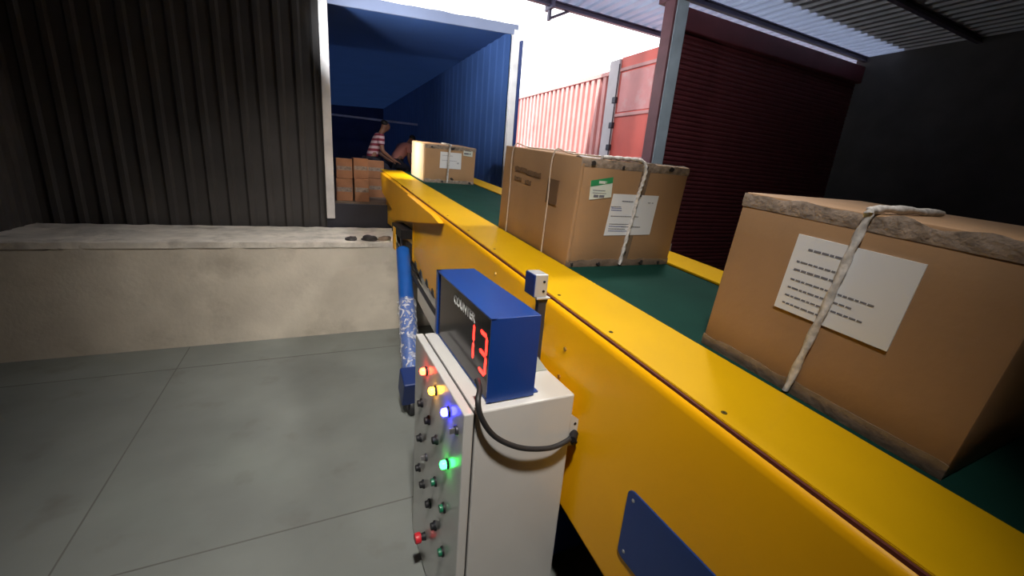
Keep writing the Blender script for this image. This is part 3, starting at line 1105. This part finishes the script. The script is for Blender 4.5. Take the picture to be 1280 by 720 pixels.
# tape along the edges of the near face
obj('edge_tape', crumple_strip((-w / 2, fy, h - 0.045), (w / 2, fy, h - 0.045), (0, 0, 1), (0, -1, 0), 0.050, 0.006, 1), M_TAPEW, t, 60)
obj('edge_tape', crumple_strip((-w / 2, fy, 0.0), (w / 2, fy, 0.0), (0, 0, 1), (0, -1, 0), 0.048, 0.005, 7), M_TAPE, t, 60)
obj('edge_tape', crumple_strip((-w / 2 + 0.002, fy, 0.03), (-w / 2 + 0.002, fy, h - 0.03), (1, 0, 0), (0, -1, 0), 0.022, 0.007, 3), M_CARD, t, 60)
obj('edge_tape', crumple_strip((-w / 2, fy + 0.01, h + 0.001), (w / 2, fy + 0.01, h + 0.001), (0, 1, 0), (0, 0, 1), 0.06, 0.008, 12), M_TAPEW, t, 60)
scuffs(t, [(-w / 2 + 0.07, h - 0.025), (-0.11, h - 0.03), (0.05, h - 0.022), (0.24, h - 0.018), (-w / 2 + 0.04, 0.02), (-0.16, 0.018), (0.0, 0.022), (0.16, 0.02), (0.30, 0.018),
           (0.045, h - 0.175), (0.02, 0.085)], 1, fy, 0.010)
# green and white sticker
zs = lambda zw: zw - ZR(2.3775) + 0.010 + SL * 0.48
label_sheet(t, 'sticker', [(X(1.345), zs(1.885)), (X(1.488), zs(1.905)), (X(1.478), zs(2.012)), (X(1.337), zs(1.985))], fy, M_PALEG)
label_sheet(t, 'sticker_header', [(X(1.340), zs(1.955)), (X(1.481), zs(1.982)), (X(1.478), zs(2.013)), (X(1.337), zs(1.986))], fy - 0.001, M_GREEN)
text_rows(t, [(X(1.39), zs(1.974), 0.05, 0.014)], fy - 0.001, M_PALEG, 'sticker_print')
text_rows(t, [(X(1.37), zs(1.90), 0.07, 0.014), (X(1.36), zs(1.935), 0.08, 0.004), (X(1.36), zs(1.922), 0.09, 0.003)], fy, M_INK, 'sticker_print')
# white label sheet
label_sheet(t, 'shipping_label', [(X(1.487), zs(1.690)), (X(1.827), zs(1.698)), (X(1.832), zs(1.928)), (X(1.500), zs(1.925))], fy, M_PAPER)
text_rows(t, [(X(1.57), zs(1.885), 0.08, 0.005), (X(1.50), zs(1.853), 0.07, 0.004), (X(1.76), zs(1.883), 0.02, 0.004), (X(1.79), zs(1.883), 0.012, 0.004), (X(1.51), zs(1.80), 0.20, 0.0045), (X(1.51), zs(1.755), 0.14, 0.004), (X(1.60), zs(1.740), 0.14, 0.005), (X(1.51), zs(1.727), 0.12, 0.0045)], fy, M_INK)
text_rows(t, [(X(1.505), zs(1.845), 0.07, 0.004), (X(1.505), zs(1.833), 0.075, 0.005), (X(1.51), zs(1.742), 0.10, 0.004), (X(1.51), zs(1.715), 0.14, 0.004)], fy, M_INKB)
# white twisted rope over the top edge and down the near face
bm = bmesh.new()
ff = fy - 0.008
path = [(X(1.40), fy + 0.02, h + 0.010), (X(1.56), fy + 0.015, h + 0.014), (X(1.660), fy + 0.006, h + 0.010), (X(1.685), ff, h - 0.03), (X(1.685), ff, zs(2.0)), (X(1.672), ff, zs(1.93)), (X(1.664), ff, zs(1.80)), (X(1.650), ff - 0.001, zs(1.67)), (X(1.638), ff, 0.012)]
add_tube(bm, path, 0.010, 12, 14, 0.55, 0.22)
obj('rope', bm, mat('rope_white', (0.60, 0.57, 0.55), 0.6, 0, 0.3, 60), t, 60)['label'] = 'white twisted rope'
label_sheet(t, 'tape_strip', [(X(1.640), 0.0), (X(1.69), 0.0), (X(1.735), h), (X(1.675), h)], fy + 0.0006, M_TAPE)
# straps and print on the left face
fx = -w / 2 - 0.006


def face_x_box(lst, m, name, dx=0.002):
    bm = bmesh.new()
    for (y0, z0, y1, z1) in lst:
        add_box(bm, (fx - dx, y0, z0), (fx + 0.004, y1, z1))
    return obj(name, bm, m, t)


YL = lambda yw: yw - 2.3775
for yw in (2.70, 2.165):
    bm = bmesh.new()
    add_tube(bm, [(fx - 0.001, YL(yw), 0.004), (fx - 0.003, YL(yw) + 0.003, h * 0.5), (fx - 0.001, YL(yw) + 0.006, h + 0.002), (fx + 0.12, YL(yw) + 0.006, h + 0.006), (0.1, YL(yw), h + 0.008)], 0.0045, 8, 6)
    obj('strap', bm, M_STRAP, t, 60)
rows = []
zrow = 0.452
bm = bmesh.new()
random.seed(9)
for (ys_, ye_, z0, ht) in ((2.66, 2.50, 0.445, 0.030), (2.485, 2.30, 0.437, 0.030), (2.655, 2.55, 0.385, 0.026), (2.49, 2.41, 0.378, 0.028)):
    y = ys_
    while y > ye_:
        ww = random.uniform(0.012, 0.024)
        add_box(bm, (fx - 0.0012, YL(y - ww), z0), (fx + 0.003, YL(y), z0 + ht * random.uniform(0.8, 1.0)))
        y -= ww + 0.005
add_box(bm, (fx - 0.0012, YL(2.075), 0.31), (fx + 0.003, YL(2.20), 0.45))
for k_ in range(4):
    add_box(bm, (fx - 0.0016, YL(2.09), 0.325 + 0.03 * k_), (fx + 0.003, YL(2.185), 0.335 + 0.03 * k_))
obj('printed_marking', bm, mat('faint_print', (0.15, 0.085, 0.045), 0.7), t)

# second carton, near the truck mouth
random.seed(15)
t, w, l, h = carton('carton', 'smaller brown carton farther up the belt at the truck mouth', 1.318, 1.992, 5.43, 6.19, 0.470, M_CARD2, 'cartons riding on the belt')
fy = -l / 2 - 0.0005
X = lambda xw: xw - (1.318 + 1.992) / 2
zs = lambda zw: zw - ZR(5.81) + 0.010 + SL * 0.38
label_sheet(t, 'shipping_label', [(X(1.513), zs(1.965)), (X(1.80), zs(1.965)), (X(1.797), zs(2.168)), (X(1.515), zs(2.168))], fy, M_PAPER)
label_sheet(t, 'sticker', [(X(1.82), zs(2.145)), (X(1.947), zs(2.135)), (X(1.948), zs(2.222)), (X(1.823), zs(2.228))], fy, M_PALEG)
text_rows(t, [(X(1.83), zs(2.16), 0.09, 0.02), (X(1.84), zs(2.20), 0.09, 0.01)], fy, M_INK, 'sticker_print')
text_rows(t, [(X(1.54), zs(2.12), 0.14, 0.008), (X(1.54), zs(2.06), 0.20, 0.008), (X(1.74), zs(2.03), 0.03, 0.02)], fy, mat('pale_ink', (0.45, 0.46, 0.52), 0.7))
bm = bmesh.new()
add_tube(bm, [(X(1.64), 0, h + 0.01), (X(1.64), fy - 0.002, h + 0.008), (X(1.632), fy - 0.010, h - 0.04), (X(1.622), fy - 0.010, 0.1), (X(1.62), fy - 0.009, 0.01)], 0.012, 10, 10, 0.6, 0.2)
obj('rope', bm, MATS['rope_white'], t, 60)
obj('edge_tape', crumple_strip((-w / 2, fy, h - 0.05), (w / 2, fy, h - 0.05), (0, 0, 1), (0, -1, 0), 0.055, 0.007, 21), M_TAPEW, t, 60)
obj('edge_tape', crumple_strip((-w / 2, fy, 0.0), (w / 2, fy, 0.0), (0, 0, 1), (0, -1, 0), 0.05, 0.006, 27), M_TAPEW, t, 60)
scuffs(t, [(-0.25, h - 0.03), (0.02, h - 0.03), (0.03, 0.06), (-0.1, 0.02), (0.28, 0.02)], 1, fy, 0.014)
obj('lit_side', B(((-w / 2 - 0.008, -l / 2 + 0.02, 0.01), (-w / 2 + 0.002, l / 2 - 0.02, h - 0.01)), bevel=0.002), mat('lit_face_tone', (0.62, 0.50, 0.36), 0.3), t)['label'] = 'left face paled as if lit'  # pale sheet stands in for lamp light on this face

# third carton, following on the near stretch of the belt
random.seed(25)
t, w, l, h = carton('carton', 'nearest brown carton on the belt, at the right edge, label on its side', 1.30, 2.0, 0.28, 0.98, 0.56, M_CARD, 'cartons riding on the belt')
fx = -w / 2 - 0.006
bm = bmesh.new()
add_box(bm, (fx - 0.0015, -0.16, 0.24), (fx + 0.003, 0.14, 0.47))
lb = obj('shipping_label', bm, M_PAPER, t)
bm = bmesh.new()
for (y0, z0, wd, ht) in ((0.10, 0.43, 0.10, 0.006), (0.12, 0.39, 0.12, 0.005), (0.12, 0.365, 0.10, 0.006), (0.12, 0.335, 0.22, 0.005), (0.12, 0.31, 0.16, 0.005), (0.12, 0.285, 0.20, 0.005), (0.12, 0.26, 0.12, 0.005)):
    y = y0
    while y > y0 - wd:
        ww = random.uniform(0.008, 0.02)
        add_box(bm, (fx - 0.0022, y - ww, z0), (fx - 0.001, y, z0 + ht))
        y -= ww + 0.003
obj('printed_lines', bm, M_INK, t)
obj('edge_tape', crumple_strip((fx + 0.004, -l / 2, 0.0), (fx + 0.004, l / 2, 0.0), (0, 0, 1), (-1, 0, 0), 0.05, 0.006, 33), M_TAPE, t, 60)
obj('edge_tape', crumple_strip((fx + 0.004, -l / 2, h - 0.045), (fx + 0.004, l / 2, h - 0.045), (0, 0, 1), (-1, 0, 0), 0.05, 0.006, 39), M_TAPEW, t, 60)
bm = bmesh.new()
add_tube(bm, [(0.0, -0.02, h + 0.012), (-w / 2 + 0.02, -0.015, h + 0.012), (-w / 2 - 0.013, -0.01, h - 0.03), (-w / 2 - 0.018, 0.0, 0.3), (-w / 2 - 0.013, 0.02, 0.01)], 0.010, 12, 14, 0.55, 0.22)
obj('rope', bm, MATS['rope_white'], t, 60)

# ------------------------------------------------------------------ cartons stacked inside the truck
M_CARDT = mat('cardboard_reddish', (0.36, 0.16, 0.075), 0.65, 0, 0.15, 6)


def stacked(x0, x1, y0, y1, z0, z1, label):
    t = thing('stacked_carton', label, 'carton', ((x0 + x1) / 2, (y0 + y1) / 2, z0), (0, 0, random.uniform(-0.03, 0.03)), 'cartons stacked inside the truck')
    w, l, h = x1 - x0, y1 - y0, z1 - z0
    obj('box', B(((-w / 2, -l / 2, 0.0), (w / 2, l / 2, h)), bevel=0.008), M_CARDT, t)
    obj('tape_strip', B(((-w / 2 + 0.01, -l / 2 - 0.002, h * 0.42), (w / 2 - 0.01, -l / 2 + 0.002, h * 0.62)), ((-0.03, -l / 2 + 0.01, h - 0.001), (0.03, l / 2 - 0.01, h + 0.001))), M_TAPEW, t)


random.seed(31)
stacked(0.575, 0.775, 6.45, 6.85, 1.401, 1.72, 'reddish carton on the truck floor at the bottom of the nearer stack')
stacked(0.565, 0.765, 6.46, 6.85, 1.722, 2.005, 'reddish carton on top of the nearer stack inside the truck')
stacked(0.325, 0.545, 6.46, 6.85, 1.401, 1.71, 'reddish carton on the truck floor left of the nearer stack')
stacked(0.33, 0.545, 6.47, 6.85, 1.712, 1.985, 'reddish carton on the second tier, left of the nearer stack')
stacked(0.86, 1.13, 7.3, 7.7, 1.401, 1.70, 'dim carton on the truck floor behind the nearer stack')
stacked(0.84, 1.11, 7.3, 7.7, 1.702, 1.99, 'dim carton on top, behind the nearer stack beside the stooping person')

# rubble and scraps on the dock wall top
random.seed(44)
for i, (x, s, lbl, m) in enumerate(((0.40, 0.045, 'dark lump of rubble on the dock wall, leftmost of three', M_SCUFF), (0.60, 0.06, 'dark lump of rubble on the dock wall, middle of three', M_SCUFF),
                          (0.77, 0.05, 'dark lump of rubble on the dock wall nearest the blue leg', M_TRUCKF))):
    bm = bmesh.new()
    bmesh.ops.create_icosphere(bm, subdivisions=3, radius=1)
    for v in bm.verts:
        k_ = 1 + 0.35 * noise.noise(v.co * 1.7 + Vector((i * 9, 0, 0)))
        v.co = Vector((v.co.x * k_ * s * 1.5, v.co.y * k_ * s * 1.2, max(v.co.z * k_ * s * 0.75, -s * 0.3)))
    zmin = min(v.co.z for v in bm.verts)
    o = obj('concrete_rubble', bm, m, None, 50)
    o.location = (x, 5.05, 1.088 - zmin)
    tag(o, lbl, 'rubble', 'rubble on the dock wall')

# ------------------------------------------------------------------ two people handling cartons in the truck
def skin_chain(name, joints, bones, root, m, parent, sub_=2):
    me = bpy.data.meshes.new(name)
    me.from_pydata([j[0] for j in joints], bones, [])
    me.materials.append(m)
    o = bpy.data.objects.new(name, me)
    COL.objects.link(o)
    if parent:
        o.parent = parent
    me.skin_vertices.new() if hasattr(me.skin_vertices, 'new') and not me.skin_vertices else None
    sm = o.modifiers.new('skin', 'SKIN')
    sm.use_smooth_shade = True
    data = me.skin_vertices[0].data
    for i, j in enumerate(joints):
        r = j[1] if isinstance(j[1], tuple) else (j[1], j[1])
        data[i].radius = r
        data[i].use_root = (i == root)
    ss = o.modifiers.new('subdivision', 'SUBSURF')
    ss.levels = ss.render_levels = sub_
    dg = bpy.context.evaluated_depsgraph_get()
    dg.update()
    nm = bpy.data.meshes.new_from_object(o.evaluated_get(dg))
    o.modifiers.clear()
    o.data = nm
    for p in nm.polygons:
        p.use_smooth = True
    return o


def striped():
    m = bpy.data.materials.new('striped_shirt')
    m.use_nodes = True
    nt = m.node_tree
    b = nt.nodes['Principled BSDF']
    tc = nt.nodes.new('ShaderNodeTexCoord')
    wv = nt.nodes.new('ShaderNodeTexWave')
    wv.bands_direction = 'Z'
    wv.inputs['Scale'].default_value = 3.2
    wv.inputs['Distortion'].default_value = 0.6
    nt.links.new(tc.outputs['Object'], wv.inputs['Vector'])
    r = nt.nodes.new('ShaderNodeValToRGB')
    r.color_ramp.interpolation = 'CONSTANT'
    r.color_ramp.elements[0].color = (0.26, 0.035, 0.06, 1)
    r.color_ramp.elements[1].position = 0.5
    r.color_ramp.elements[1].color = (0.62, 0.45, 0.48, 1)
    nt.links.new(wv.outputs['Fac'], r.inputs['Fac'])
    nt.links.new(r.outputs['Color'], b.inputs['Base Color'])
    b.inputs['Roughness'].default_value = 0.8
    return m


M_SKIN = mat('skin_brown', (0.28, 0.13, 0.08), 0.55)
M_HAIR = mat('black_hair', (0.012, 0.010, 0.010), 0.6)
M_TROU = mat('dark_trousers', (0.022, 0.022, 0.035), 0.8)
M_COPPER = mat('pink_shirt', (0.62, 0.24, 0.18), 0.8)


def person(label, loc, rz, shirt_m, lean):
    t = thing('person', label, 'person', loc, (0, 0, rz))
    # local frame: faces +X ; half-squatting, leaning forward by `lean`
    s, c = math.sin(lean), math.cos(lean)

    def sp(d, y=0.0, off=0.0):       # point along the spine from the pelvis
        return (-0.05 + d * s + off * c, y, 0.60 + d * c - off * s)
    pel = (-0.05, 0, 0.60)
    J = [(pel, (0.13, 0.10)), (sp(0.22), (0.125, 0.095)), (sp(0.42), (0.14, 0.10)), (sp(0.52), 0.055), (sp(0.60, 0, 0.03), 0.05),
         (sp(0.66, 0, 0.045), (0.075, 0.085)), (sp(0.75, 0, 0.05), (0.080, 0.092)), (sp(0.80, 0, 0.05), 0.06),
         (sp(0.69, 0, 0.135), 0.016)]
    E = [(0, 1), (1, 2), (2, 3), (3, 4), (4, 5), (5, 6), (6, 7), (5, 8)]
    for sy in (-1, 1):
        n = len(J)
        J += [(sp(0.46, sy * 0.17), 0.055), (sp(0.22, sy * 0.24, 0.10), 0.042), (sp(0.16, sy * 0.20, 0.34), 0.030), (sp(0.15, sy * 0.18, 0.42), (0.035, 0.018))]
        E += [(2, n), (n, n + 1), (n + 1, n + 2), (n + 2, n + 3)]
        hb = n + 3
        hp = Vector(J[hb][0])
        for f, (dy, ln) in enumerate(((-0.028, 0.06), (-0.010, 0.07), (0.010, 0.068), (0.027, 0.055))):
            m0 = len(J)
            J += [(tuple(hp + Vector((0.035, dy, -0.005))), 0.009), (tuple(hp + Vector((0.035 + ln * 0.6, dy * 1.15, -0.02))), 0.008), (tuple(hp + Vector((0.035 + ln * 0.9, dy * 1.15, -0.05))), 0.007)]
            E += [(hb, m0), (m0, m0 + 1), (m0 + 1, m0 + 2)]
        m0 = len(J)
        J += [(tuple(hp + Vector((0.0, -sy * 0.035, -0.005))), 0.010), (tuple(hp + Vector((0.03, -sy * 0.055, -0.02))), 0.008)]
        E += [(hb, m0), (m0, m0 + 1)]
        n = len(J)
        J += [((-0.04, sy * 0.10, 0.56), 0.095), ((0.26, sy * 0.14, 0.46), 0.062), ((-0.02, sy * 0.13, 0.09), 0.042), ((-0.04, sy * 0.13, 0.045), 0.042), ((0.14, sy * 0.15, 0.030), 0.028)]
        E += [(0, n), (n, n + 1), (n + 1, n + 2), (n + 2, n + 3), (n + 3, n + 4)]
    skin_chain('body', J, E, 0, M_SKIN, t, 2)
    # shirt
    SJ = [(sp(-0.05), (0.155, 0.125)), (sp(0.22), (0.15, 0.12)), (sp(0.42), (0.165, 0.125)), (sp(0.53), 0.07)]
    SE = [(0, 1), (1, 2), (2, 3)]
    for sy in (-1, 1):
        n = len(SJ)
        SJ += [(sp(0.46, sy * 0.17), 0.078), (sp(0.30, sy * 0.225, 0.055), 0.066)]
        SE += [(2, n), (n, n + 1)]
    skin_chain('shirt', SJ, SE, 0, shirt_m, t, 2)
    TJ = [((-0.05, 0, 0.60), (0.145, 0.12))]
    TE = []
    for sy in (-1, 1):
        n = len(TJ)
        TJ += [((-0.04, sy * 0.10, 0.56), 0.108), ((0.26, sy * 0.14, 0.46), 0.080), ((-0.02, sy * 0.13, 0.10), 0.060)]
        TE += [(0, n), (n, n + 1), (n + 1, n + 2)]
    skin_chain('trousers', TJ, TE, 0, M_TROU, t, 2)
    HJ = [(sp(0.70, 0, 0.01), (0.075, 0.085)), (sp(0.77, 0, 0.025), (0.083, 0.098)), (sp(0.815, 0, 0.04), 0.062)]
    skin_chain('hair', HJ, [(0, 1), (1, 2)], 0, M_HAIR, t, 2)
    # shoes
    for sy in (-1, 1):
        skin_chain('shoe', [((-0.07, sy * 0.13, 0.042), 0.045), ((0.05, sy * 0.14, 0.042), 0.044), ((0.15, sy * 0.15, 0.036), 0.034)], [(0, 1), (1, 2)], 0, M_BLK, t, 2)
    # eyes, mouth and ears
    bm = bmesh.new()
    for sy in (-1, 1):
        p = Vector(sp(0.725, sy * 0.033, 0.128))
        bmesh.ops.create_uvsphere(bm, u_segments=10, v_segments=8, radius=0.011, matrix=Matrix.Translation(p))
    obj('eyes', bm, M_HAIR, t)
    bm = bmesh.new()
    for sy in (-1, 1):
        p = Vector(sp(0.70, sy * 0.085, 0.04))
        bmesh.ops.create_uvsphere(bm, u_segments=10, v_segments=8, radius=0.022, matrix=Matrix.Translation(p) @ Matrix.Diagonal((1, 0.5, 1.4, 1)))
    obj('ears', bm, M_SKIN, t)
    bm = bmesh.new()
    p = Vector(sp(0.645, 0, 0.122))
    bmesh.ops.create_uvsphere(bm, u_segments=10, v_segments=8, radius=0.02, matrix=Matrix.Translation(p) @ Matrix.Diagonal((0.5, 1.3, 0.35, 1)))
    obj('mouth', bm, mat('lips', (0.22, 0.07, 0.06), 0.5), t)
    return t


person('stooping person in a maroon and white striped shirt among the cartons in the truck', (1.16, 9.0, 1.401), 0.1, striped(), 0.35)
person('person in a pink shirt bending behind the smaller carton in the truck', (1.75, 9.9, 1.401), 0.5, M_COPPER, 0.75)
